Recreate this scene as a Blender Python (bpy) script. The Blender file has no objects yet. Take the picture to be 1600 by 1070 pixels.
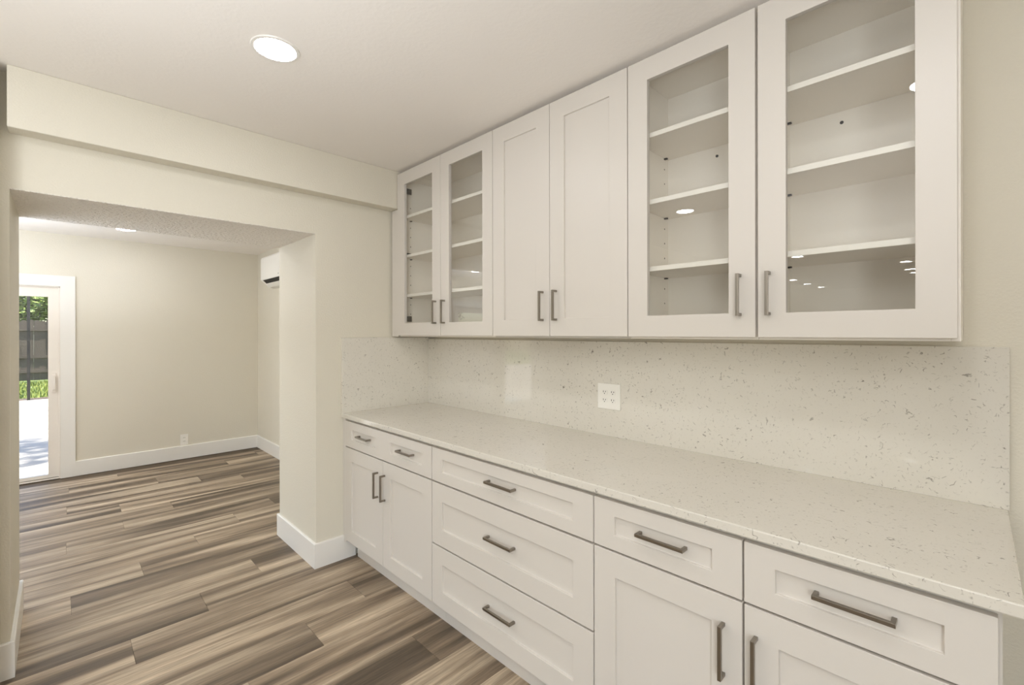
import bpy, bmesh, math, random
from mathutils import Vector, Matrix
random.seed(7)
S = bpy.context.scene
COL = S.collection

# ---------------------------------------------------------------- camera
CAM = (2.7993, -1.9143, 1.4149)
A = math.radians(44.657)                       # view direction turned from -x towards +y
F_PX, V0 = 716.97, 519.73
cd = bpy.data.cameras.new('camera'); cam = bpy.data.objects.new('camera', cd); COL.objects.link(cam)
cd.sensor_width = 36; cd.sensor_fit = 'HORIZONTAL'
cd.lens = 36 * F_PX / 1600
cd.shift_y = (V0 - 535) / 1600
cd.clip_start = 0.02; cd.clip_end = 200
fwd = Vector((-math.cos(A), math.sin(A), 0)); up = Vector((0, 0, 1)); rgt = fwd.cross(up)
M3 = Matrix((rgt, up, -fwd)).transposed()
M3 = M3 @ Matrix.Rotation(math.radians(-0.095), 3, 'Z')
cam.matrix_world = Matrix.Translation(CAM) @ M3.to_4x4()
S.camera = cam

# ---------------------------------------------------------------- world, sun, exposure
S.view_settings.view_transform = 'Standard'; S.view_settings.look = 'None'
S.view_settings.gamma = 1.0; S.view_settings.use_curve_mapping = False
S.view_settings.exposure = 0.10
LAMP = 74.0                                     # radiance of the recessed lamp lenses
LAMP_COL = (1.0, 1.0, 1.0)
w = bpy.data.worlds.new('world'); S.world = w; w.use_nodes = True
nt = w.node_tree; bg = nt.nodes['Background']
sky = nt.nodes.new('ShaderNodeTexSky'); sky.sky_type = 'NISHITA'; sky.sun_disc = False
sky.sun_elevation = math.radians(55); sky.sun_rotation = math.radians(170)
nt.links.new(sky.outputs[0], bg.inputs[0]); bg.inputs[1].default_value = 0.5
sl = bpy.data.lights.new('sun', 'SUN'); sl.energy = 18; sl.angle = math.radians(0.6); sl.color = (1, 0.95, 0.88)
so = bpy.data.objects.new('sun', sl); COL.objects.link(so)
SUN = Vector((0.2, -0.98, 0)).normalized() * math.cos(math.radians(55)) + Vector((0, 0, math.sin(math.radians(55))))
so.rotation_euler = SUN.to_track_quat('Z', 'Y').to_euler(); so.location = (0, 0, 12)
def soft(name, loc, size, watts, direction, col=(0.97, 1.0, 1.03)):
    a = bpy.data.lights.new(name, 'AREA'); a.shape = 'RECTANGLE'; a.size, a.size_y = size; a.energy = watts; a.color = col
    o = bpy.data.objects.new(name, a); COL.objects.link(o); o.location = loc
    o.rotation_euler = Vector(direction).to_track_quat('-Z', 'Y').to_euler(); return o
soft('kitchen_bounce_fill', (2.7, -3.7, 1.43), (3.4, 4.2), 86, (0, 0, 1))  # unseen fill lamp aimed up, added in place of bounced light
soft('next_room_bounce_fill', (-1.75, -3.6, 1.43), (1.9, 2.4), 88, (0, 0, 1), (0.93, 1.0, 1.12))  # same kind of added upward fill, brightening the next room
soft('window_side_fill', (4.56, -4.4, 1.05), (1.8, 3.2), 95, (-1, 0, 0))  # added side fill lamp, set just inside the made-up window
S.cycles.max_bounces = 14; S.cycles.diffuse_bounces = 8; S.cycles.glossy_bounces = 5
S.cycles.transparent_max_bounces = 24; S.cycles.transmission_bounces = 8
S.cycles.sample_clamp_indirect = 6; S.cycles.caustics_reflective = False; S.cycles.caustics_refractive = False
S.cycles.use_denoising = True

# ---------------------------------------------------------------- materials
def lin(c):
    return tuple(((v/255)/12.92 if v/255 <= 0.04045 else ((v/255+0.055)/1.055)**2.4) for v in c) + (1.0,)
def mat(name, rgb, rough=0.5, metal=0.0, spec=0.5, bump=None, vary=0.0):
    m = bpy.data.materials.new(name); m.use_nodes = True
    n = m.node_tree.nodes; l = m.node_tree.links; b = n['Principled BSDF']
    b.inputs['Roughness'].default_value = rough; b.inputs['Metallic'].default_value = metal
    b.inputs['Specular IOR Level'].default_value = spec
    tc = n.new('ShaderNodeTexCoord')
    nz = n.new('ShaderNodeTexNoise'); nz.inputs['Scale'].default_value = 3.0; nz.inputs['Detail'].default_value = 3
    geo = n.new('ShaderNodeNewGeometry')
    l.new(geo.outputs['Position'], nz.inputs['Vector'])
    mx = n.new('ShaderNodeMix'); mx.data_type = 'RGBA'
    c = lin(rgb)
    mx.inputs['A'].default_value = tuple(v*(1-vary) for v in c[:3])+(1,)
    mx.inputs['B'].default_value = tuple(min(1, v*(1+vary)) for v in c[:3])+(1,)
    l.new(nz.outputs['Fac'], mx.inputs['Factor']); l.new(mx.outputs['Result'], b.inputs['Base Color'])
    if bump:
        for i, (scale, strength, dist) in enumerate(bump):
            q = n.new('ShaderNodeTexNoise'); q.inputs['Scale'].default_value = scale; q.inputs['Detail'].default_value = 2.5
            l.new(geo.outputs['Position'], q.inputs['Vector'])
            r = n.new('ShaderNodeValToRGB'); r.color_ramp.elements[0].position = 0.42; r.color_ramp.elements[1].position = 0.62
            l.new(q.outputs['Fac'], r.inputs['Fac'])
            bp = n.new('ShaderNodeBump'); bp.inputs['Strength'].default_value = strength; bp.inputs['Distance'].default_value = dist
            l.new(r.outputs['Color'], bp.inputs['Height']); l.new(bp.outputs['Normal'], b.inputs['Normal'])
    return m

M_WALL = mat('greige_wall_paint', (217, 212, 198), 0.6, bump=[(130, 0.2, 0.002)], vary=0.01)
M_SOFFIT = mat('greige_knockdown', (240, 236, 229), 0.6, bump=[(62, 1.0, 0.005)], vary=0.01)
M_CEIL = mat('ceiling_paint', (240, 236, 231), 0.75, bump=[(60, 0.07, 0.003)], vary=0.01)
M_TRIM = mat('white_trim_paint', (232, 230, 225), 0.35)
M_CAB = mat('white_cabinet_lacquer', (214, 209, 202), 0.38, spec=0.45)
M_CABIN = mat('cabinet_interior', (238, 233, 225), 0.45)
M_METAL = mat('brushed_nickel', (150, 143, 133), 0.32, metal=1.0)
M_DARK = mat('dark_metal', (45, 40, 36), 0.45, metal=0.6)
M_HOLE = mat('pin_hole_dark', (40, 36, 32), 0.8)
M_PLATE = mat('white_plastic', (236, 234, 228), 0.3)
M_SLOT = mat('slot_dark', (30, 28, 26), 0.6)
M_BLACK = mat('vent_black', (14, 13, 12), 0.6)
M_VINYL = mat('white_vinyl', (232, 226, 218), 0.35)
M_SUB = mat('floor_underlay', (92, 78, 62), 0.6, vary=0.1)
M_ALU = mat('bronze_aluminium', (42, 40, 37), 0.45, metal=0.3)
M_PATIO = mat('patio_concrete', (166, 160, 152), 0.85, bump=[(160, 0.3, 0.002)], vary=0.05)
M_GRASS = mat('lawn_green', (80, 96, 36), 0.9, vary=0.35)
M_MULCH = mat('mulch_brown', (96, 82, 70), 0.95, bump=[(40, 1.0, 0.02)], vary=0.4)
M_FENCE = mat('weathered_fence', (88, 78, 68), 0.85, bump=[(30, 0.5, 0.004)], vary=0.25)
M_BARK = mat('bark', (92, 78, 64), 0.9, bump=[(25, 0.8, 0.01)], vary=0.3)
M_ROOF = mat('roof_cover', (150, 140, 130), 0.9)
M_STUCCO = mat('outside_stucco', (205, 200, 188), 0.85, bump=[(90, 0.5, 0.003)])

def emit(name, col, s):
    m = bpy.data.materials.new(name); m.use_nodes = True
    n = m.node_tree.nodes; l = m.node_tree.links
    for x in list(n): n.remove(x)
    o = n.new('ShaderNodeOutputMaterial'); e = n.new('ShaderNodeEmission')
    e.inputs[0].default_value = (*col, 1); e.inputs[1].default_value = s
    l.new(e.outputs[0], o.inputs[0]); return m
M_LENS = emit('lamp_lens', LAMP_COL, LAMP)

def glass(name, tint=(1, 1, 1)):
    m = bpy.data.materials.new(name); m.use_nodes = True
    n = m.node_tree.nodes; l = m.node_tree.links
    for x in list(n): n.remove(x)
    o = n.new('ShaderNodeOutputMaterial'); t = n.new('ShaderNodeBsdfTransparent'); g = n.new('ShaderNodeBsdfGlossy')
    t.inputs[0].default_value = (*tint, 1); g.inputs['Roughness'].default_value = 0.0
    fr = n.new('ShaderNodeFresnel'); fr.inputs[0].default_value = 1.5
    ge = n.new('ShaderNodeNewGeometry'); inv = n.new('ShaderNodeMath'); inv.operation = 'SUBTRACT'; inv.inputs[0].default_value = 1.7
    sc_ = n.new('ShaderNodeMath'); sc_.operation = 'MULTIPLY'; sc_.inputs[1].default_value = 1.7
    l.new(ge.outputs['Backfacing'], sc_.inputs[0]); l.new(sc_.outputs[0], inv.inputs[1])     # both faces' reflections on the outer face
    f = n.new('ShaderNodeMath'); f.operation = 'MULTIPLY'; f.use_clamp = True
    l.new(fr.outputs[0], f.inputs[0]); l.new(inv.outputs[0], f.inputs[1])
    mx = n.new('ShaderNodeMixShader')
    l.new(f.outputs[0], mx.inputs[0]); l.new(t.outputs[0], mx.inputs[1]); l.new(g.outputs[0], mx.inputs[2])
    l.new(mx.outputs[0], o.inputs[0]); return m
M_GLASS = glass('clear_glass', (0.985, 0.99, 0.985))

def quartz():
    m = bpy.data.materials.new('veined_quartz'); m.use_nodes = True
    n = m.node_tree.nodes; l = m.node_tree.links; b = n['Principled BSDF']
    b.inputs['Roughness'].default_value = 0.025; b.inputs['Specular IOR Level'].default_value = 0.55
    geo = n.new('ShaderNodeNewGeometry')
    def noise(scale, detail=2, off=(0, 0, 0), dist=0.0):
        mp = n.new('ShaderNodeMapping'); mp.inputs['Location'].default_value = off
        l.new(geo.outputs['Position'], mp.inputs['Vector'])
        q = n.new('ShaderNodeTexNoise'); q.inputs['Scale'].default_value = scale; q.inputs['Detail'].default_value = detail
        q.inputs['Distortion'].default_value = dist
        l.new(mp.outputs[0], q.inputs['Vector']); return q.outputs['Fac']
    def math_(op, a, b_=None):
        q = n.new('ShaderNodeMath'); q.operation = op
        for i, v in enumerate((a, b_)):
            if v is None: continue
            if isinstance(v, (int, float)): q.inputs[i].default_value = v
            else: l.new(v, q.inputs[i])
        return q.outputs[0]
    def mr(v, a, b_, c=0.0, d=1.0):
        q = n.new('ShaderNodeMapRange'); l.new(v, q.inputs[0])
        for i, x in enumerate((a, b_, c, d)): q.inputs[i+1].default_value = x
        return q.outputs[0]
    def veins(scale, width, mscale, m0, m1, off):
        line = mr(math_('ABSOLUTE', math_('SUBTRACT', noise(scale, 1.5, off, 0.6), 0.5)), 0.0, width, 1.0, 0.0)
        mask = mr(noise(mscale, 1.0, (off[0]+7, off[1]+3, off[2])), m0, m1)
        return math_('MULTIPLY', line, mask)
    v = math_('MAXIMUM', veins(19, 0.014, 42, 0.615, 0.665, (0, 0, 0)), veins(34, 0.02, 70, 0.615, 0.68, (11, 5, 2)))
    v = math_('MAXIMUM', v, math_('MULTIPLY', veins(52, 0.03, 85, 0.585, 0.68, (3, 9, 21)), 0.6))
    fade = mr(noise(2.2, 1, (5, 5, 5)), 0.35, 0.65, 0.6, 1.0)
    v = math_('MULTIPLY', math_('MULTIPLY', v, fade), 0.95)
    fleck = mr(noise(150, 2, (1, 2, 3)), 0.62, 0.74, 0.0, 0.12)
    cloud = n.new('ShaderNodeMix'); cloud.data_type = 'RGBA'
    cloud.inputs['A'].default_value = lin((212, 208, 198)); cloud.inputs['B'].default_value = lin((220, 216, 207))
    l.new(noise(5, 4), cloud.inputs['Factor'])
    mx = n.new('ShaderNodeMix'); mx.data_type = 'RGBA'; mx.inputs['B'].default_value = lin((88, 80, 69))
    l.new(cloud.outputs['Result'], mx.inputs['A']); l.new(math_('MAXIMUM', v, fleck), mx.inputs['Factor'])
    l.new(mx.outputs['Result'], b.inputs['Base Color']); return m
M_QUARTZ = quartz()

def wood():
    m = bpy.data.materials.new('grey_brown_plank'); m.use_nodes = True
    n = m.node_tree.nodes; l = m.node_tree.links; b = n['Principled BSDF']
    b.inputs['Specular IOR Level'].default_value = 0.45
    tc = n.new('ShaderNodeTexCoord'); oi = n.new('ShaderNodeObjectInfo')
    cmb = n.new('ShaderNodeCombineXYZ')
    for i, k in enumerate((37.0, 91.0, 53.0)):
        q = n.new('ShaderNodeMath'); q.operation = 'MULTIPLY'; q.inputs[1].default_value = k
        l.new(oi.outputs['Random'], q.inputs[0]); l.new(q.outputs[0], cmb.inputs[i])
    add = n.new('ShaderNodeVectorMath'); l.new(tc.outputs['Object'], add.inputs[0]); l.new(cmb.outputs[0], add.inputs[1])
    def noise(sc, detail, dist=0.0):
        mp = n.new('ShaderNodeMapping'); mp.inputs['Scale'].default_value = sc
        l.new(add.outputs[0], mp.inputs['Vector'])
        q = n.new('ShaderNodeTexNoise'); q.inputs['Scale'].default_value = 1; q.inputs['Detail'].default_value = detail
        q.inputs['Distortion'].default_value = dist
        l.new(mp.outputs[0], q.inputs['Vector']); return q.outputs['Fac']
    band = noise((10, 0.7, 1), 1.2, 0.5)
    grain = noise((95, 3.2, 1), 5.0, 0.3)
    fine = noise((420, 14, 1), 3.0)
    ramp = n.new('ShaderNodeValToRGB'); e = ramp.color_ramp.elements
    e[0].position = 0.34; e[0].color = lin((97, 84, 69)); e[1].position = 0.66; e[1].color = lin((186, 169, 146))
    x = e.new(0.5); x.color = lin((145, 128, 108))
    l.new(band, ramp.inputs['Fac'])
    def mult(col, fac, lo, hi, a=0.3, c=0.7):
        r = n.new('ShaderNodeMapRange'); l.new(fac, r.inputs[0])
        for i, v in enumerate((a, c, lo, hi)): r.inputs[i+1].default_value = v
        q = n.new('ShaderNodeVectorMath'); q.operation = 'SCALE'
        l.new(col, q.inputs[0]); l.new(r.outputs[0], q.inputs['Scale']); return q.outputs[0]
    c = mult(ramp.outputs['Color'], grain, 0.72, 1.24)
    c = mult(c, fine, 0.80, 1.20)
    c = mult(c, oi.outputs['Random'], 0.84, 1.12, 0.0, 1.0)
    l.new(c, b.inputs['Base Color'])
    r = n.new('ShaderNodeMapRange'); l.new(grain, r.inputs[0]); r.inputs[3].default_value = 0.42; r.inputs[4].default_value = 0.56
    l.new(r.outputs[0], b.inputs['Roughness'])
    bp = n.new('ShaderNodeBump'); bp.inputs['Strength'].default_value = 0.15; bp.inputs['Distance'].default_value = 0.001
    l.new(grain, bp.inputs['Height']); l.new(bp.outputs['Normal'], b.inputs['Normal'])
    return m
M_WOOD = wood()

def leafmat(name, c1, c2):
    m = bpy.data.materials.new(name); m.use_nodes = True
    n = m.node_tree.nodes; l = m.node_tree.links; b = n['Principled BSDF']
    g = n.new('ShaderNodeNewGeometry'); r = n.new('ShaderNodeValToRGB')
    r.color_ramp.elements[0].color = lin(c1); r.color_ramp.elements[1].color = lin(c2)
    l.new(g.outputs['Random Per Island'], r.inputs['Fac']); l.new(r.outputs['Color'], b.inputs['Base Color'])
    b.inputs['Roughness'].default_value = 0.55
    return m
M_LEAF = leafmat('leaf_green', (30, 52, 20), (156, 176, 92))
M_LEAF2 = leafmat('leaf_deep_green', (26, 46, 24), (112, 138, 72))
M_BLADE = leafmat('grass_blade', (64, 84, 26), (140, 146, 66))

# ---------------------------------------------------------------- helpers
def box(bm, x0, x1, y0, y1, z0, z1):
    v = [bm.verts.new((x, y, z)) for z in (z0, z1) for y in (y0, y1) for x in (x0, x1)]
    for f in ((0, 2, 3, 1), (4, 5, 7, 6), (0, 1, 5, 4), (2, 6, 7, 3), (0, 4, 6, 2), (1, 3, 7, 5)):
        bm.faces.new([v[i] for i in f])
def boxes(*bs):
    bm = bmesh.new()
    for b in bs: box(bm, *b)
    return bm
def prism(bm, pts, axis, a, b):
    """polygon pts in the two other axes, extruded along axis from a to b"""
    def P(p, t):
        q = list(p); q.insert(axis, t); return q
    va = [bm.verts.new(P(p, a)) for p in pts]; vb = [bm.verts.new(P(p, b)) for p in pts]
    bm.faces.new(va); bm.faces.new(vb[::-1])
    k = len(pts)
    for i in range(k): bm.faces.new((va[i], vb[i], vb[(i+1) % k], va[(i+1) % k]))
def cyl(bm, c, r, h, axis=2, seg=24, r2=None):
    r2 = r if r2 is None else r2
    def P(a, rr, t):
        q = [rr*math.cos(a), rr*math.sin(a)]; q.insert(axis, t); return Vector(q)+Vector(c)
    va = [bm.verts.new(P(2*math.pi*i/seg, r, 0)) for i in range(seg)]
    vb = [bm.verts.new(P(2*math.pi*i/seg, r2, h)) for i in range(seg)]
    bm.faces.new(va[::-1]); bm.faces.new(vb)
    for i in range(seg): bm.faces.new((va[i], va[(i+1) % seg], vb[(i+1) % seg], vb[i]))
def plate(xs, zs, cells, yback, yfront):
    """front plate in the x-z plane facing -y. cells[j][i] = recess depth, or None for a hole"""
    bm = bmesh.new(); cache = {}
    def V(x, y, z):
        k = (round(x, 6), round(y, 6), round(z, 6))
        if k not in cache: cache[k] = bm.verts.new(k)
        return cache[k]
    nx, nz = len(xs)-1, len(zs)-1
    def dep(i, j):
        if 0 <= i < nx and 0 <= j < nz and cells[j][i] is not None: return yfront+cells[j][i]
        return None
    for j in range(nz):
        for i in range(nx):
            y = dep(i, j)
            if y is None: continue
            x0, x1, z0, z1 = xs[i], xs[i+1], zs[j], zs[j+1]
            bm.faces.new((V(x0, y, z0), V(x1, y, z0), V(x1, y, z1), V(x0, y, z1)))
            bm.faces.new((V(x0, yback, z1), V(x1, yback, z1), V(x1, yback, z0), V(x0, yback, z0)))
            for di, dj, p, q in ((1, 0, (x1, z0), (x1, z1)), (-1, 0, (x0, z1), (x0, z0)), (0, 1, (x1, z1), (x0, z1)), (0, -1, (x0, z0), (x1, z0))):
                y2 = dep(i+di, j+dj); y2 = yback if y2 is None else y2
                if y2 > y+1e-7:
                    bm.faces.new((V(p[0], y, p[1]), V(p[0], y2, p[1]), V(q[0], y2, q[1]), V(q[0], y, q[1])))
    bmesh.ops.recalc_face_normals(bm, faces=bm.faces)
    return bm
WL = {}
def wloc(o):
    return WL.get(o.name, Vector((0, 0, 0))) if o else Vector((0, 0, 0))
def part(name, bm, m, parent=None, bevel=0.0, smooth=False, origin=None):
    if bevel == 0: bmesh.ops.recalc_face_normals(bm, faces=bm.faces)
    co = [v.co for v in bm.verts]
    lo = Vector([min(c[i] for c in co) for i in range(3)]); hi = Vector([max(c[i] for c in co) for i in range(3)])
    c = Vector(origin) if origin else (lo+hi)/2
    if parent is None and not origin: c.z = lo.z
    bmesh.ops.translate(bm, verts=bm.verts, vec=-c)
    me = bpy.data.meshes.new(name); bm.to_mesh(me); bm.free(); me.materials.append(m)
    if smooth:
        for p in me.polygons: p.use_smooth = True
    o = bpy.data.objects.new(name, me); COL.objects.link(o)
    o.location = c-wloc(parent)
    if parent: o.parent = parent
    WL[o.name] = c
    if bevel:
        b = o.modifiers.new('edge', 'BEVEL'); b.width = bevel; b.segments = 2; b.limit_method = 'ANGLE'; b.angle_limit = math.radians(40)
        b.harden_normals = False
    return o
def thing(name, loc, label, cat, group=None):
    o = bpy.data.objects.new(name, None); COL.objects.link(o); o.location = loc; o.empty_display_size = 0.1
    WL[o.name] = Vector(loc); return tag(o, label, cat, group)
def tag(o, label, cat, group=None):
    o['label'] = label; o['category'] = cat
    if group: o['group'] = group
    return o
def struct(name, bm, m, parent=None, bevel=0.0, label=None, cat=None):
    o = part(name, bm, m, parent, bevel)
    if parent is None:
        o['kind'] = 'structure'
        if label: o['label'] = label; o['category'] = cat
    return o
def rot_copy(src, parent_world, loc):
    c = src.copy(); COL.objects.link(c); return c

# ---------------------------------------------------------------- dimensions
ZC, ZF = 2.4876, 2.3883                         # kitchen and far-room ceilings
T = 0.64                                        # thickness of the wall with the opening
YJL, YJR, ZOP = -2.058, -0.8116, 2.0147         # opening
XF, YR = -3.4975, -0.1487                       # far wall, far room's right wall
XR, YB = 4.6, -12.5                             # right and rear walls behind the camera
FB = -6.2                                       # far room's other end
D0, D1, DT = -5.07, -1.903, 1.872               # sliding door opening

# ---------------------------------------------------------------- room shell
struct('wall_back', boxes((-T, XR, 0, 0.15, 0, ZC)), M_WALL, label='greige textured wall behind the white cabinets', cat='wall')
struct('wall_left', boxes((-T, 0, YB, YJL, 0, ZC), (-T, 0, YJR, 0, 0, ZC), (-T, 0, YJL, YJR, ZOP, ZC), (0, 0.1, -2.22, -2.085, 0, ZC)), M_WALL,
       label='thick greige wall with the wide cased opening to the next room', cat='wall')
struct('wall_right', boxes((XR, XR+0.15, YB, -6.0, 0, ZC), (XR, XR+0.15, -2.8, 0.15, 0, ZC), (XR, XR+0.15, -6.0, -2.8, 1.97, ZC), (XR, XR+0.15, -6.0, -2.8, 0, 0.13)), M_WALL, label='greige wall behind the viewpoint on the open side', cat='wall')
struct('wall_rear', boxes((-T, XR+0.15, YB-0.15, YB, 0, ZC)), M_WALL, label='greige wall at the far end of the great room behind', cat='wall')
struct('wall_far', boxes((XF-0.15, XF, FB, D0, 0, 2.7), (XF-0.15, XF, D1, YR+0.15, 0, 2.7), (XF-0.15, XF, D0, D1, DT, 2.7)), M_WALL,
       label='plain greige end wall of the next room beside the sliding door', cat='wall')
struct('wall_far_right', boxes((XF, -T, YR, YR+0.15, 0, 2.7)), M_WALL, label='greige side wall below the air conditioner', cat='wall')
struct('wall_far_left', boxes((XF, -T, FB-0.15, FB, 0, 2.7)), M_WALL, label='hidden side wall of the next room', cat='wall')
struct('ceiling', boxes((-T, XR+0.15, YB-0.15, 0.15, ZC, ZC+0.2)), M_CEIL, label='smooth off-white ceiling above the cabinets', cat='ceiling')
struct('ceiling_far', boxes((XF, -T, FB, YR, ZF, ZF+0.2)), M_CEIL, label='white ceiling strip seen through the opening', cat='ceiling')
# header underside with heavy texture: a thin skim coat on the opening's head
struct('trim_1', boxes((-T+0.001, -0.001, YJL, YJR, ZOP-0.003, ZOP)), M_SOFFIT, label='rough textured underside of the opening header', cat='header')
struct('trim_2', boxes((0, 0.093, -2.06, 0, 2.2394, ZC)), M_WALL, bevel=0.004, label='boxed greige soffit beam running above the opening', cat='beam')
struct('roof', boxes((XF-0.35, XR+0.5, YB-0.5, 0.5, 2.72, 2.82)), M_ROOF, label='unseen roof slab added above both rooms to block sun and sky', cat='roof')  # out of view, added to keep sun and sky off the rooms

# floor: slab + planks laid one by one
fl = struct('floor', boxes((XF-0.15, XR+0.15, YB-0.15, 0.15, -0.14, -0.006)), M_SUB, label='grey brown wood plank floor', cat='floor')
PW, PL, PG = 0.2243, 1.245, 0.0012
phase = {0: -.745, 1: -1.68, -3: -.743, 5: -1.56, 6: -1.245, 7: -.945, 8: -.635, 10: -1.25, 11: -1.56, 12: -1.87, 13: -.94, 14: -1.242, 15: -1.85,
         2: -1.37, 3: -1.06, 4: -1.87, 9: -.33, -1: -1.06, -2: -1.37, 16: -1.5, -4: -1.06, -5: -1.4}
pm = bpy.data.meshes.new('plank'); _b = boxes((-PW/2+PG/2, PW/2-PG/2, -PL/2+PG/2, PL/2-PG/2, -0.006, 0))
bmesh.ops.bevel(_b, geom=[e for e in _b.edges if all(v.co.z > -0.001 for v in e.verts)], offset=0.0007, segments=1)
_b.to_mesh(pm); _b.free(); pm.materials.append(M_WOOD)
def plank(xc, y0, y1, wdt=PW):
    if y1-y0 < 0.03: return
    if abs((y1-y0)-PL) < 1e-4 and wdt == PW: me = pm
    else:
        b = boxes((-wdt/2+PG/2, wdt/2-PG/2, -(y1-y0)/2+PG/2, (y1-y0)/2-PG/2, -0.006, 0))
        bmesh.ops.bevel(b, geom=[e for e in b.edges if all(v.co.z > -0.001 for v in e.verts)], offset=0.0007, segments=1)
        me = bpy.data.meshes.new('plank'); b.to_mesh(me); b.free(); me.materials.append(M_WOOD)
    o = bpy.data.objects.new('plank', me); COL.objects.link(o); o.parent = fl
    o.location = Vector((xc, (y0+y1)/2, 0))-WL['floor']
for k in range(-11, 17):
    xr_, xl_ = 0.497-PW*k, 0.497-PW*(k+1)
    xl_ = max(xl_, XF+0.002)
    ph = phase.get(k, -0.3-1.245*random.random())
    ymax = YR if xr_ <= -T+0.1 else (-0.5 if xl_ > 0 else 0)
    if -T < xl_ < 0.0: ymax = -0.5
    ymin = -4.6 if xr_ < 0 else -4.0
    y = ph
    while y < ymax: y += PL
    while y > ymin:
        plank((xl_+xr_)/2, max(y-PL, ymin), min(y, ymax), xr_-xl_ if xr_-xl_ < PW-1e-4 else PW)
        y -= PL

# baseboards (a profile with a small eased top)
BH, BT = 0.148, 0.0141
def bb_profile(n0, n1):
    s = 1 if n1 > n0 else -1
    return [(n0, 0), (n1, 0), (n1, BH-0.004), (n1-s*0.004, BH), (n0, BH)]
def baseboard(name, runs, label):
    bm = bmesh.new()
    for axis, n0, n1, a, b in runs:
        pts = bb_profile(n0, n1)
        prism(bm, pts, axis, a, b)
    return struct(name, bm, M_TRIM, label=label, cat='baseboard')
baseboard('baseboard_right_jamb', [(1, 0, BT, YJR, -0.566), (0, YJR, YJR-BT, -T-BT, BT), (1, -T, -T-BT, YJR, YR)], 'white baseboard wrapping the pier beside the base cabinets')
baseboard('baseboard_left_jamb', [(1, 0, BT, -2.085, YJL), (0, YJL, YJL+BT, -T-BT, BT), (1, -T, -T-BT, FB, YJL)], 'white baseboard wrapping the jamb at the opening\'s left edge')
baseboard('baseboard_far', [(1, XF, XF+BT, -1.797, YR)], 'white baseboard along the end wall beside the sliding door')
baseboard('baseboard_far_right', [(0, YR, YR-BT, XF, -T)], 'white baseboard under the air conditioner wall')
baseboard('baseboard_back', [(0, 0, -BT, 2.86, XR)], 'white baseboard right of the base cabinets')

# ---------------------------------------------------------------- sliding door
dr = bpy.data.objects.new('door_1', None); COL.objects.link(dr); dr.location = (XF, (D0+D1)/2, 0); WL['door_1'] = Vector(dr.location)
dr['kind'] = 'structure'; dr['label'] = 'white sliding glass door opening onto the bright patio'; dr['category'] = 'door'
cw = 0.107
part('casing', boxes((XF, XF+0.018, D1, D1+cw, 0, DT+cw), (XF, XF+0.018, D0-cw, D0, 0, DT+cw), (XF, XF+0.018, D0, D1, DT, DT+cw)), M_TRIM, dr)
part('frame', boxes((XF-0.15, XF+0.004, D1-0.012, D1, 0, DT), (XF-0.15, XF+0.004, D0, D0+0.012, 0, DT), (XF-0.15, XF+0.004, D0, D1, DT-0.012, DT), (XF-0.15, XF+0.004, D0+.012, D1-.012, 0, 0.012)), M_VINYL, dr, bevel=0.002)
part('track', boxes((XF-0.05, XF-0.04, D0+.012, D1-.012, 0.012, 0.022), (XF-0.1, XF-0.09, D0+.012, D1-.012, 0.012, 0.022)), M_VINYL, dr)
ym = -3.58
def sash(ya, yb, xa, name='panel'):
    st = 0.072
    z0, z1 = 0.02, DT-0.012
    p = part(name, boxes((xa, xa+0.034, ya, ya+st, z0, z1), (xa, xa+0.034, yb-st, yb, z0, z1), (xa, xa+0.034, ya+st, yb-st, z0, z0+0.03), (xa, xa+0.034, ya+st, yb-st, z1-0.09, z1)), M_VINYL, dr)
    part('pane', boxes((xa+0.014, xa+0.020, ya+st, yb-st, z0+0.03, z1-0.09)), M_GLASS, p)
    return p
s1 = sash(ym-0.036, D1-0.012, XF-0.045)
sash(D0+0.012, ym+0.036, XF-0.095)
part('handle', boxes((XF-0.011, XF-0.005, -1.962, -1.932, 0.84, 1.03), (XF-0.005, XF+0.012, -1.955, -1.939, 0.87, 0.89), (XF-0.005, XF+0.012, -1.955, -1.939, 0.985, 1.005), (XF+0.008, XF+0.018, -1.957, -1.937, 0.87, 1.005)), M_VINYL, s1, bevel=0.002)

wn = part('added_window', boxes((XR+0.03, XR+0.1, -6.0, -5.93, 0.13, 1.97), (XR+0.03, XR+0.1, -2.87, -2.8, 0.13, 1.97), (XR+0.03, XR+0.1, -5.93, -2.87, 0.13, 0.2), (XR+0.03, XR+0.1, -5.93, -2.87, 1.9, 1.97), (XR+0.03, XR+0.1, -4.44, -4.36, 0.2, 1.9)), M_VINYL)  # invented window, out of view, built to carry the side fill lamp
wn['kind'] = 'structure'; wn['label'] = 'wide white window added behind the viewpoint for the side fill lamp'; wn['category'] = 'window'
for a_, b_ in ((-5.93, -4.44), (-4.36, -2.87)): part('pane', boxes((XR+0.06, XR+0.066, a_, b_, 0.2, 1.9)), M_GLASS, wn)

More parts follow.
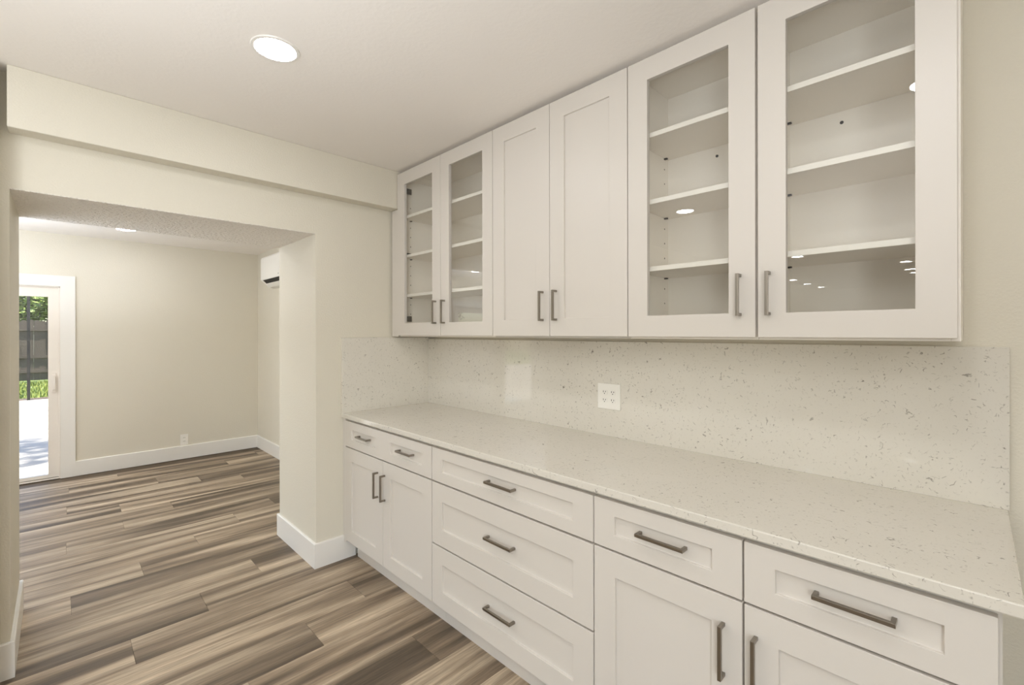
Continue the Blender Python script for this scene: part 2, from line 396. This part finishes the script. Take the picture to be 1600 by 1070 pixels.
# ---------------------------------------------------------------- cabinet building blocks
def grid_door(x0, x1, z0, z1, openings, yfront, th, depth):
    """front with rectangular openings [(xa,xb,za,zb)]; depth None = through"""
    xs = sorted({x0, x1, *[o[0] for o in openings], *[o[1] for o in openings]})
    zs = sorted({z0, z1, *[o[2] for o in openings], *[o[3] for o in openings]})
    cells = []
    for j in range(len(zs)-1):
        row = []
        for i in range(len(xs)-1):
            cx, cz = (xs[i]+xs[i+1])/2, (zs[j]+zs[j+1])/2
            row.append(depth if any(a < cx < b and c < cz < d for a, b, c, d in openings) else 0.0)
        cells.append(row)
    return plate(xs, zs, cells, yfront+th, yfront)
HW, HP = 0.0095, 0.032
def pull(xc, zc, L, yface, parent, vertical):
    """square U-shaped bar pull"""
    a, b = -L/2, L/2
    pts = [(a, 0), (a, -HP), (b, -HP), (b, 0), (b-HW, 0), (b-HW, -HP+HW), (a+HW, -HP+HW), (a+HW, 0)]
    bm = bmesh.new()
    if vertical: prism(bm, [(p[1]+yface, p[0]+zc) for p in pts], 0, xc-HW/2, xc+HW/2)
    else: prism(bm, [(p[0]+xc, p[1]+yface) for p in pts], 2, zc-HW/2, zc+HW/2)
    bmesh.ops.recalc_face_normals(bm, faces=bm.faces)
    return part('handle', bm, M_METAL, parent, bevel=0.0008)

# ---------------------------------------------------------------- base cabinets
YBF, TH = -0.648, 0.020
G = 0.0025
def base_cabinet(x0, x1, label, end_right=False):
    t = thing('base_cabinet', ((x0+x1)/2, -0.3, 0), label, 'cabinet', 'white shaker base cabinets')
    e = 0.016
    yc = YBF+TH+0.002
    part('carcass', boxes((x0, x0+e, yc, -0.004, 0.115, 0.886), (x1-e, x1, yc, -0.004, 0.115, 0.886), (x0+e, x1-e, yc, -0.004, 0.115, 0.131),
                          (x0+e, x1-e, yc, yc+0.05, 0.866, 0.886), (x0+e, x1-e, -0.012, -0.004, 0.131, 0.886), (x0+e, x1-e, yc+0.003, yc+0.03, 0.69, 0.73)), M_CAB, t)
    part('toe_kick', boxes((x0, x1, -0.566, -0.55, 0.0, 0.115)), M_CAB, t)
    return t
def drawer(t, x0, x1, z0, z1, recs, pulls, L=0.15):
    d = part('drawer', grid_door(x0+G, x1-G, z0, z1, recs, YBF, TH, 0.0095), M_CAB, t, bevel=0.0012)
    for px in pulls: pull(px, (recs[0][2]+recs[0][3])/2+0.004, L, YBF+0.0095, d, False)
    return d
def bdoor(t, x0, x1, z0, z1, hx, s=0.08):
    d = part('door', grid_door(x0, x1, z0, z1, [(x0+s, x1-s, z0+s-0.004, z1-s)], YBF, TH, 0.0095), M_CAB, t, bevel=0.0012)
    pull(hx, 0.568, 0.143, YBF, d, True)
ZD = (0.872, 0.716, 0.709, 0.132)
c1 = base_cabinet(0.040, 0.9715, 'white base cabinet against the pier, twin pulls on one drawer above two doors')
drawer(c1, 0.043, 0.9705, ZD[1], ZD[0], [(0.127, 0.42, 0.765, 0.824), (0.583, 0.886, 0.765, 0.824)], [0.283, 0.737], 0.137)
bdoor(c1, 0.0455, 0.5035, ZD[3], ZD[2], 0.450)
bdoor(c1, 0.5065, 0.968, ZD[3], ZD[2], 0.527)
part('filler', boxes((0.002, 0.040, YBF+0.004, YBF+0.024, 0.115, 0.886)), M_CAB, c1)
c2 = base_cabinet(0.9725, 1.9015, 'wide white base cabinet with a stack of three drawers')
drawer(c2, 0.9715, 1.9025, ZD[1], ZD[0], [(1.054, 1.815, 0.765, 0.824)], [1.449], 0.16)
drawer(c2, 0.9715, 1.9025, 0.420, 0.7075, [(1.054, 1.815, 0.498, 0.626)], [1.445], 0.16)
drawer(c2, 0.9715, 1.9025, 0.130, 0.4125, [(1.054, 1.815, 0.208, 0.334)], [1.443], 0.16)
c3 = base_cabinet(1.9025, 2.3705, 'narrow white base cabinet with one door, left of the end cabinet')
drawer(c3, 1.9025, 2.3715, ZD[1], ZD[0], [(1.983, 2.291, 0.765, 0.824)], [2.143], 0.152)
bdoor(c3, 1.9055, 2.369, ZD[3], ZD[2], 2.322)
c4 = base_cabinet(2.3715, 2.834, 'white end base cabinet under the counter\'s open end, nearest the viewer')
drawer(c4, 2.3715, 2.8305, ZD[1], ZD[0], [(2.447, 2.753, 0.765, 0.824)], [2.604], 0.152)
bdoor(c4, 2.3745, 2.828, ZD[3], ZD[2], 2.403)

# ---------------------------------------------------------------- counter and splashes
tag(part('countertop', boxes((0.0015, 2.862, -0.659, -0.001, 0.887, 0.914)), M_QUARTZ, bevel=0.003), 'long pale speckled quartz countertop lying on the base cabinets', 'countertop')
tag(part('backsplash', boxes((0.0215, 2.865, -0.02, -0.0005, 0.914, 1.372)), M_QUARTZ, bevel=0.0012), 'full-height pale quartz backsplash with dark flecks below the wall cabinets', 'backsplash')
tag(part('side_splash', boxes((0.0005, 0.0205, -0.656, -0.0005, 0.914, 1.385)), M_QUARTZ, bevel=0.0012), 'short quartz side splash on the pier wall at the counter\'s far end', 'backsplash')

# ---------------------------------------------------------------- wall cabinets
YU = -0.314
ZB, ZT = 1.391, 2.466
ZDB, ZDT = 1.399, 2.464
SHZ = (1.651, 1.910, 2.168)
def wall_cabinet(x0, x1, label, inside=True):
    t = thing('wall_cabinet', ((x0+x1)/2, -0.15, ZB), label, 'cabinet', 'white shaker wall cabinets')
    e = 0.018; yc = YU+TH+0.002
    part('carcass', boxes((x0, x0+e, yc, -0.002, ZB, ZT), (x1-e, x1, yc, -0.002, ZB, ZT), (x0+e, x1-e, yc, -0.002, ZB, ZB+0.024), (x0+e, x1-e, yc, -0.002, ZT-0.03, ZT),
                          (x0+e, x1-e, -0.012, -0.002, ZB+0.024, ZT-0.03)), M_CABIN if inside else M_CAB, t, bevel=0.0008)
    if inside:
        for z in SHZ:
            s = part('shelf', boxes((x0+e+0.001, x1-e-0.001, -0.287, -0.0125, z, z+0.018)), M_CABIN, t, bevel=0.001)
            for px, sg in ((x0+e, 1), (x1-e, -1)):
                for py in (-0.225, -0.045):
                    part('shelf_pin', boxes((min(px, px+sg*0.014), max(px, px+sg*0.014), py-0.005, py+0.005, z-0.006, z-0.0005)), M_DARK, s)
        bm = bmesh.new()
        for px in (x0+e-0.0005, x1-e-0.0005):
            for py in (-0.225, -0.045):
                for z in SHZ:
                    for dz in (-0.175, -0.11, -0.045+0.0, 0.085):
                        if dz == -0.045: continue
                        cyl(bm, (px, py, z+dz), 0.0034, 0.001, 0, 8)
                    cyl(bm, (px, py, z-0.0475), 0.0034, 0.001, 0, 8)
        h = part('pin_holes', bm, M_HOLE, t); h['kind'] = 'stuff'
        if x1-x0 < 0.6:
            bm = bmesh.new(); cyl(bm, ((x0+x1)/2-0.06 if x0 > 2 else x1-0.24, -0.0145, 2.13), 0.0055, 0.0025, 1, 12)
            part('screw_cap', bm, M_DARK, t)
    return t
def gdoor(t, x0, x1, hx, hinge, s=0.083):
    op = (x0+s, x1-s, ZDB+s-0.003, ZDT-s)
    xs = [x0, op[0], op[1], x1]; zs = [ZDB, op[2], op[3], ZDT]
    d = part('door', plate(xs, zs, [[0, 0, 0], [0, None, 0], [0, 0, 0]], YU+TH, YU), M_CAB, t, bevel=0.0012)
    part('pane', boxes((op[0]-0.0, op[1]+0.0, YU+0.012, YU+0.016, op[2], op[3])), M_GLASS, d)
    pull(hx, 1.538, 0.138, YU, d, True)
    px = x0+0.027 if hinge < 0 else x1-0.027
    sg = 1 if hinge < 0 else -1
    for z in (2.36, 1.93, 1.508):
        bm = boxes((px-0.006, px+0.006, -0.293, -0.225, z-0.018, z+0.018), (px-0.006+sg*0.006, px+0.022 if sg > 0 else px+0.0, -0.294, -0.282, z-0.026, z+0.026)) if sg > 0 else \
             boxes((px-0.006, px+0.006, -0.293, -0.225, z-0.018, z+0.018), (px-0.022, px, -0.294, -0.282, z-0.026, z+0.026))
        part('hinge', bm, M_DARK, d, bevel=0.002)
def sdoor(t, x0, x1, hx, s=0.083):
    d = part('door', grid_door(x0, x1, ZDB, ZDT, [(x0+s, x1-s, ZDB+s-0.003, ZDT-s)], YU, TH, 0.0095), M_CAB, t, bevel=0.0012)
    pull(hx, 1.538, 0.138, YU, d, True)
u1 = wall_cabinet(0.100, 1.0365, 'white wall cabinet with two glass doors beside the soffit beam')
gdoor(u1, 0.1, 0.579, 0.534, -1); gdoor(u1, 0.5825, 1.0355, 0.621, 1, 0.08)
part('filler', boxes((0.0225, 0.0985, YU+0.006, YU+0.024, ZB, 2.236)), M_CAB, u1)
u2 = wall_cabinet(1.0385, 1.8295, 'white wall cabinet with two solid panel doors', False)
sdoor(u2, 1.0395, 1.4235, 1.384); sdoor(u2, 1.4265, 1.8285, 1.465)
u3 = wall_cabinet(1.8315, 2.3005, 'white wall cabinet with one glass door next to the solid doors')
gdoor(u3, 1.8325, 2.2975, 2.251, -1)
u4 = wall_cabinet(2.3025, 2.772, 'white wall cabinet with one glass door at the open end of the row')
gdoor(u4, 2.3055, 2.7665, 2.338, 1, 0.080)

# ---------------------------------------------------------------- outlets
def receptacle_bm(cx, cz, y, r=0.015):
    bm = bmesh.new()
    pts = []
    for i in range(20):
        a = 2*math.pi*i/20
        pts.append((cx+0.0165*math.cos(a), cz+max(-0.0125, min(0.0125, 0.0165*math.sin(a)))))
    prism(bm, pts, 1, y-0.0075, y-0.003); return bm
ou = thing('electrical_outlet', (1.5515, -0.02, 1.045), 'white double outlet on the quartz backsplash', 'outlet')
part('cover_plate', boxes((1.488, 1.615, -0.0262, -0.0202, 1.045, 1.168)), M_PLATE, ou, bevel=0.0018)
def rec(parent, cx, cz):
    r = part('receptacle', receptacle_bm(cx, cz, -0.0202), M_PLATE, parent)
    for dx, h in ((-0.0062, 0.0085), (0.0062, 0.0068)):
        part('slot', boxes((cx+dx-0.0013, cx+dx+0.0013, -0.0283, -0.0272, cz+0.0032-h/2, cz+0.0032+h/2)), M_SLOT, r)
    bm = bmesh.new(); cyl(bm, (cx, -0.0283, cz-0.0065), 0.0024, 0.0011, 1, 10); part('ground_hole', bm, M_SLOT, r)
for cx in (1.5285, 1.5745):
    for cz in (1.087, 1.126): rec(ou, cx, cz)
fo = thing('electrical_outlet', (XF, -0.906, 0.154), 'small white outlet low on the end wall of the next room', 'outlet')
part('cover_plate', boxes((XF+0.0002, XF+0.006, -0.943, -0.869, 0.154, 0.274)), M_PLATE, fo, bevel=0.0018)
for cz in (0.194, 0.234):
    bm = bmesh.new()
    pts = [(-0.906+0.0165*math.cos(2*math.pi*i/20), cz+max(-0.0125, min(0.0125, 0.0165*math.sin(2*math.pi*i/20)))) for i in range(20)]
    prism(bm, pts, 0, XF+0.003, XF+0.0075); r = part('receptacle', bm, M_PLATE, fo)
    for dy in (-0.0062, 0.0062):
        part('slot', boxes((XF+0.0072, XF+0.0083, -0.906+dy-0.0015, -0.906+dy+0.0015, cz-0.001, cz+0.0075)), M_SLOT, r)

# ---------------------------------------------------------------- air conditioner (wall unit in the next room)
ac = thing('air_conditioner', (-2.26, YR, 1.92), 'white wall mounted air conditioner head high on the next room\'s side wall', 'air conditioner')
AX0, AX1 = -2.67, -1.86
y0 = YR-0.001
prof = [(y0, 1.93), (y0, 2.238), (y0-0.17, 2.238), (y0-0.192, 2.228), (y0-0.2, 2.21), (y0-0.2, 1.998), (y0-0.197, 1.986), (y0-0.118, 1.915), (y0-0.06, 1.905)]
bm = bmesh.new(); prism(bm, prof, 0, AX0, AX1); bmesh.ops.recalc_face_normals(bm, faces=bm.faces)
part('body', bm, M_PLATE, ac, bevel=0.004)
bm = bmesh.new(); prism(bm, [(y0-0.188, 1.984), (y0-0.1965, 1.9840), (y0-0.1300, 1.9242), (y0-0.1215, 1.9242)], 0, AX0+0.06, AX1-0.06)
part('air_outlet', bm, M_BLACK, ac)
bm = bmesh.new(); prism(bm, [(y0-0.134, 1.923), (y0-0.166, 1.9500), (y0-0.169, 1.9455), (y0-0.137, 1.9185)], 0, AX0+0.065, AX1-0.065)
part('flap', bm, M_PLATE, ac)
bm = bmesh.new(); cyl(bm, (-2.11, y0-0.2015, 2.015), 0.006, 0.002, 1, 10); part('indicator', bm, M_DARK, ac)

# ---------------------------------------------------------------- recessed lights
def recessed(x, y, z, label, group, r=0.0725):
    t = thing('recessed_light', (x, y, z), label, 'ceiling light', group)
    bm = bmesh.new(); seg = 40
    ring = [(r+0.012, 0.0), (r+0.010, -0.004), (r, -0.005), (r-0.003, -0.002)]
    vs = [[bm.verts.new((x+p[0]*math.cos(2*math.pi*i/seg), y+p[0]*math.sin(2*math.pi*i/seg), z+p[1])) for i in range(seg)] for p in ring]
    for a, b in zip(vs, vs[1:]):
        for i in range(seg): bm.faces.new((a[i], a[(i+1) % seg], b[(i+1) % seg], b[i]))
    part('trim_ring', bm, M_TRIM, t)
    bm = bmesh.new(); cyl(bm, (x, y, z-0.0035), r-0.002, 0.003, 2, 40); part('lens', bm, M_LENS, t)
gk = 'recessed lights in the kitchen ceiling'
recessed(0.94, -1.33, ZC, 'round recessed light glowing in the ceiling above the opening and cabinets', gk)
for x, y, lb in ((2.665, -1.35, 'recessed light over the viewpoint mirrored at the end glass door\'s edge'), (0.99, -2.63, 'recessed light mirrored as an oval in the single glass door beside the solid doors'),
                 (2.61, -2.63, 'recessed light above and behind the viewpoint'),
                 (1.02, -6.14, 'recessed light mirrored under the lowest shelf of the end cabinet'), 
                 (0.15, -9.4, 'first of three small mirrored lights low in the end glass door'), (0.16, -10.5, 'second of three small mirrored lights low in the end glass door'),
                 (0.21, -11.55, 'third of three small mirrored lights low in the end glass door'), (2.05, -7.86, 'topmost mirrored light dash beside the end door\'s hinge stile'),
                 (2.01, -9.0, 'middle mirrored light dash beside the end door\'s hinge stile'), (2.02, -9.65, 'lowest mirrored light dash beside the end door\'s hinge stile')):
    recessed(x, y, ZC, lb, gk)
gf = 'recessed lights in the next room'
for x, y, lb in ((-2.785, -1.465, 'recessed light glimpsed edge-on just below the opening header'), (-1.45, -1.465, 'recessed light hidden above the opening header'),
                 (-2.785, -3.4, 'recessed light in the next room by the sliding door'), (-1.45, -3.4, 'recessed light in the next room behind the left jamb')):
    recessed(x, y, ZF, lb, gf)

# ---------------------------------------------------------------- outside
ZG = -0.10
st = struct('patio', boxes((-12.35, XF-0.15, -14, 3, ZG-0.1, ZG)), M_PATIO, label='pale concrete patio in full sun beyond the sliding door', cat='patio')
struct('ground', boxes((-34, -12.35, -26, 12, ZG-0.3, ZG-0.06)), M_GRASS, label='lawn ground beyond the patio', cat='ground')
tag(part('mulch_bed', boxes((-13.0, -12.36, -14, 3, ZG-0.06, ZG-0.02)), M_MULCH), 'strip of brown mulch between patio and lawn', 'mulch')['kind'] = 'stuff'
bm = bmesh.new()
for i in range(14000):
    x = -13.1-5.4*random.random(); y = -9+10.5*random.random(); a = random.random()*math.pi; h = 0.05+0.06*random.random()
    dx, dy = 0.012*math.cos(a), 0.012*math.sin(a); lx, ly = random.uniform(-.03, .03), random.uniform(-.03, .03)
    bm.faces.new([bm.verts.new((x-dx, y-dy, ZG-0.06)), bm.verts.new((x+dx, y+dy, ZG-0.06)), bm.verts.new((x+lx, y+ly, ZG-0.06+h))])
tag(part('grass', bm, M_BLADE), 'sunlit lawn grass in front of the wooden fence', 'grass')['kind'] = 'stuff'
XFN = -18.6
fn = thing('wooden_fence', (XFN, -3.5, ZG), 'weathered grey wooden privacy fence across the lawn', 'fence')
bw = 0.14
bmv = [bpy.data.meshes.new('board') for _ in range(4)]
for m_ in bmv:
    b = bmesh.new(); h = 1.92+random.uniform(-.03, .03)
    prism(b, [(-bw/2+.0012, 0), (bw/2-.0012, 0), (bw/2-.0012, h-.04), (bw/2-.03, h), (-bw/2+.03, h), (-bw/2+.0012, h-.04)], 0, -.009, .009)
    bmesh.ops.recalc_face_normals(b, faces=b.faces); b.to_mesh(m_); b.free(); m_.materials.append(M_FENCE)
for i in range(96):
    o = bpy.data.objects.new('board', bmv[i % 4] if random.random() < .7 else random.choice(bmv)); COL.objects.link(o); o.parent = fn
    o.location = (random.uniform(-.004, .004), -8.6+i*bw+5.1-3.4, random.uniform(-.01, .01)); o.rotation_euler = (random.uniform(-.006, .006), 0, 0)
for z in (0.25, 0.72, 1.6):
    part('rail', boxes((XFN+0.01, XFN+0.05, -10.4, 3.1, ZG+z, ZG+z+0.09)), M_FENCE, fn)
# screen enclosure around the patio
sc = thing('screen_enclosure', (-12.3, -2.4, ZG), 'dark bronze screen enclosure frame around the patio', 'pool enclosure')
for y in (-7.2, -4.8, -2.4, 0.0, 2.4):
    part('post', boxes((-12.35, -12.29, y-0.025, y+0.025, ZG, 2.75)), M_ALU, sc)
    part('roof_beam', boxes((-12.36, XF-0.36, y-0.025, y+0.025, 2.75, 2.85)), M_ALU, sc)
for x in (-12.32, -9.7, -7.15, -4.55):
    part('purlin', boxes((x-0.025, x+0.025, -7.2, 2.4, 2.75, 2.83)), M_ALU, sc)
def tree(x, y, h, r, mleaf, label, n=5000, th=0.1, cz=None):
    t = thing('tree', (x, y, ZG), label, 'tree', 'trees around the garden')
    bm = bmesh.new(); top = h-r*0.6
    rings = []
    for k in range(7):
        f = k/6; rr = th*(1-0.6*f); ox, oy = 0.12*math.sin(f*4+x), 0.12*math.sin(f*3+y)
        rings.append([bm.verts.new((x+ox+rr*math.cos(a*math.pi/4), y+oy+rr*math.sin(a*math.pi/4), ZG+f*top)) for a in range(8)])
    for a, b in zip(rings, rings[1:]):
        for i in range(8): bm.faces.new((a[i], a[(i+1) % 8], b[(i+1) % 8], b[i]))
    part('trunk', bm, M_BARK, t, smooth=True)
    bm = bmesh.new()
    cl = []
    for _ in range(26):
        d = Vector((random.gauss(0, 1), random.gauss(0, 1), random.gauss(0, 1))).normalized()*r*random.uniform(.3, .85)
        cl.append((Vector((x, y, cz if cz else h-r))+Vector((d.x, d.y, d.z*0.75)), r*random.uniform(.22, .42)))
    for i in range(n):
        c, cr = random.choice(cl)
        p = c+Vector((random.gauss(0, 1), random.gauss(0, 1), random.gauss(0, 1))).normalized()*cr*random.random()**.4
        s = random.uniform(.05, .12)
        u = Vector((random.gauss(0, 1), random.gauss(0, 1), random.gauss(0, .6))).normalized(); v = u.orthogonal().normalized()*s*.45; v.rotate(Matrix.Rotation(random.random()*6.28, 3, u)); u = u*s
        bm.faces.new([bm.verts.new(q) for q in (p-u, p+v, p+u, p-v)])
    o = part('foliage', bm, mleaf, t); o['kind'] = 'stuff'
tree(-21.2, -2.7, 4.6, 1.8, M_LEAF, 'sunlit leafy tree rising behind the fence, centred in the door glass', 7000)
tree(-22.0, -7.2, 5.4, 2.2, M_LEAF2, 'deep green tree behind the fence left of the sunlit one', 7000)
tree(-22.0, 1.6, 5.4, 2.0, M_LEAF2, 'deep green tree behind the fence right of the sunlit one', 6000)
tree(-27.0, -3.4, 9.0, 3.4, M_LEAF2, 'tall dark tree behind the other garden trees', 9000, .2)
tree(-22.0, -12.2, 6.2, 2.4, M_LEAF, 'leafy tree at the far end of the fence', 6000)
tree(-4.8, -8.0, 10.0, 1.6, M_LEAF, 'slim tree outside the enclosure casting dappled shade on the patio', 1500, .08)
tree(-15.5, -11.5, 5.0, 1.9, M_LEAF2, 'low dark tree standing in front of the fence\'s far end', 6000)
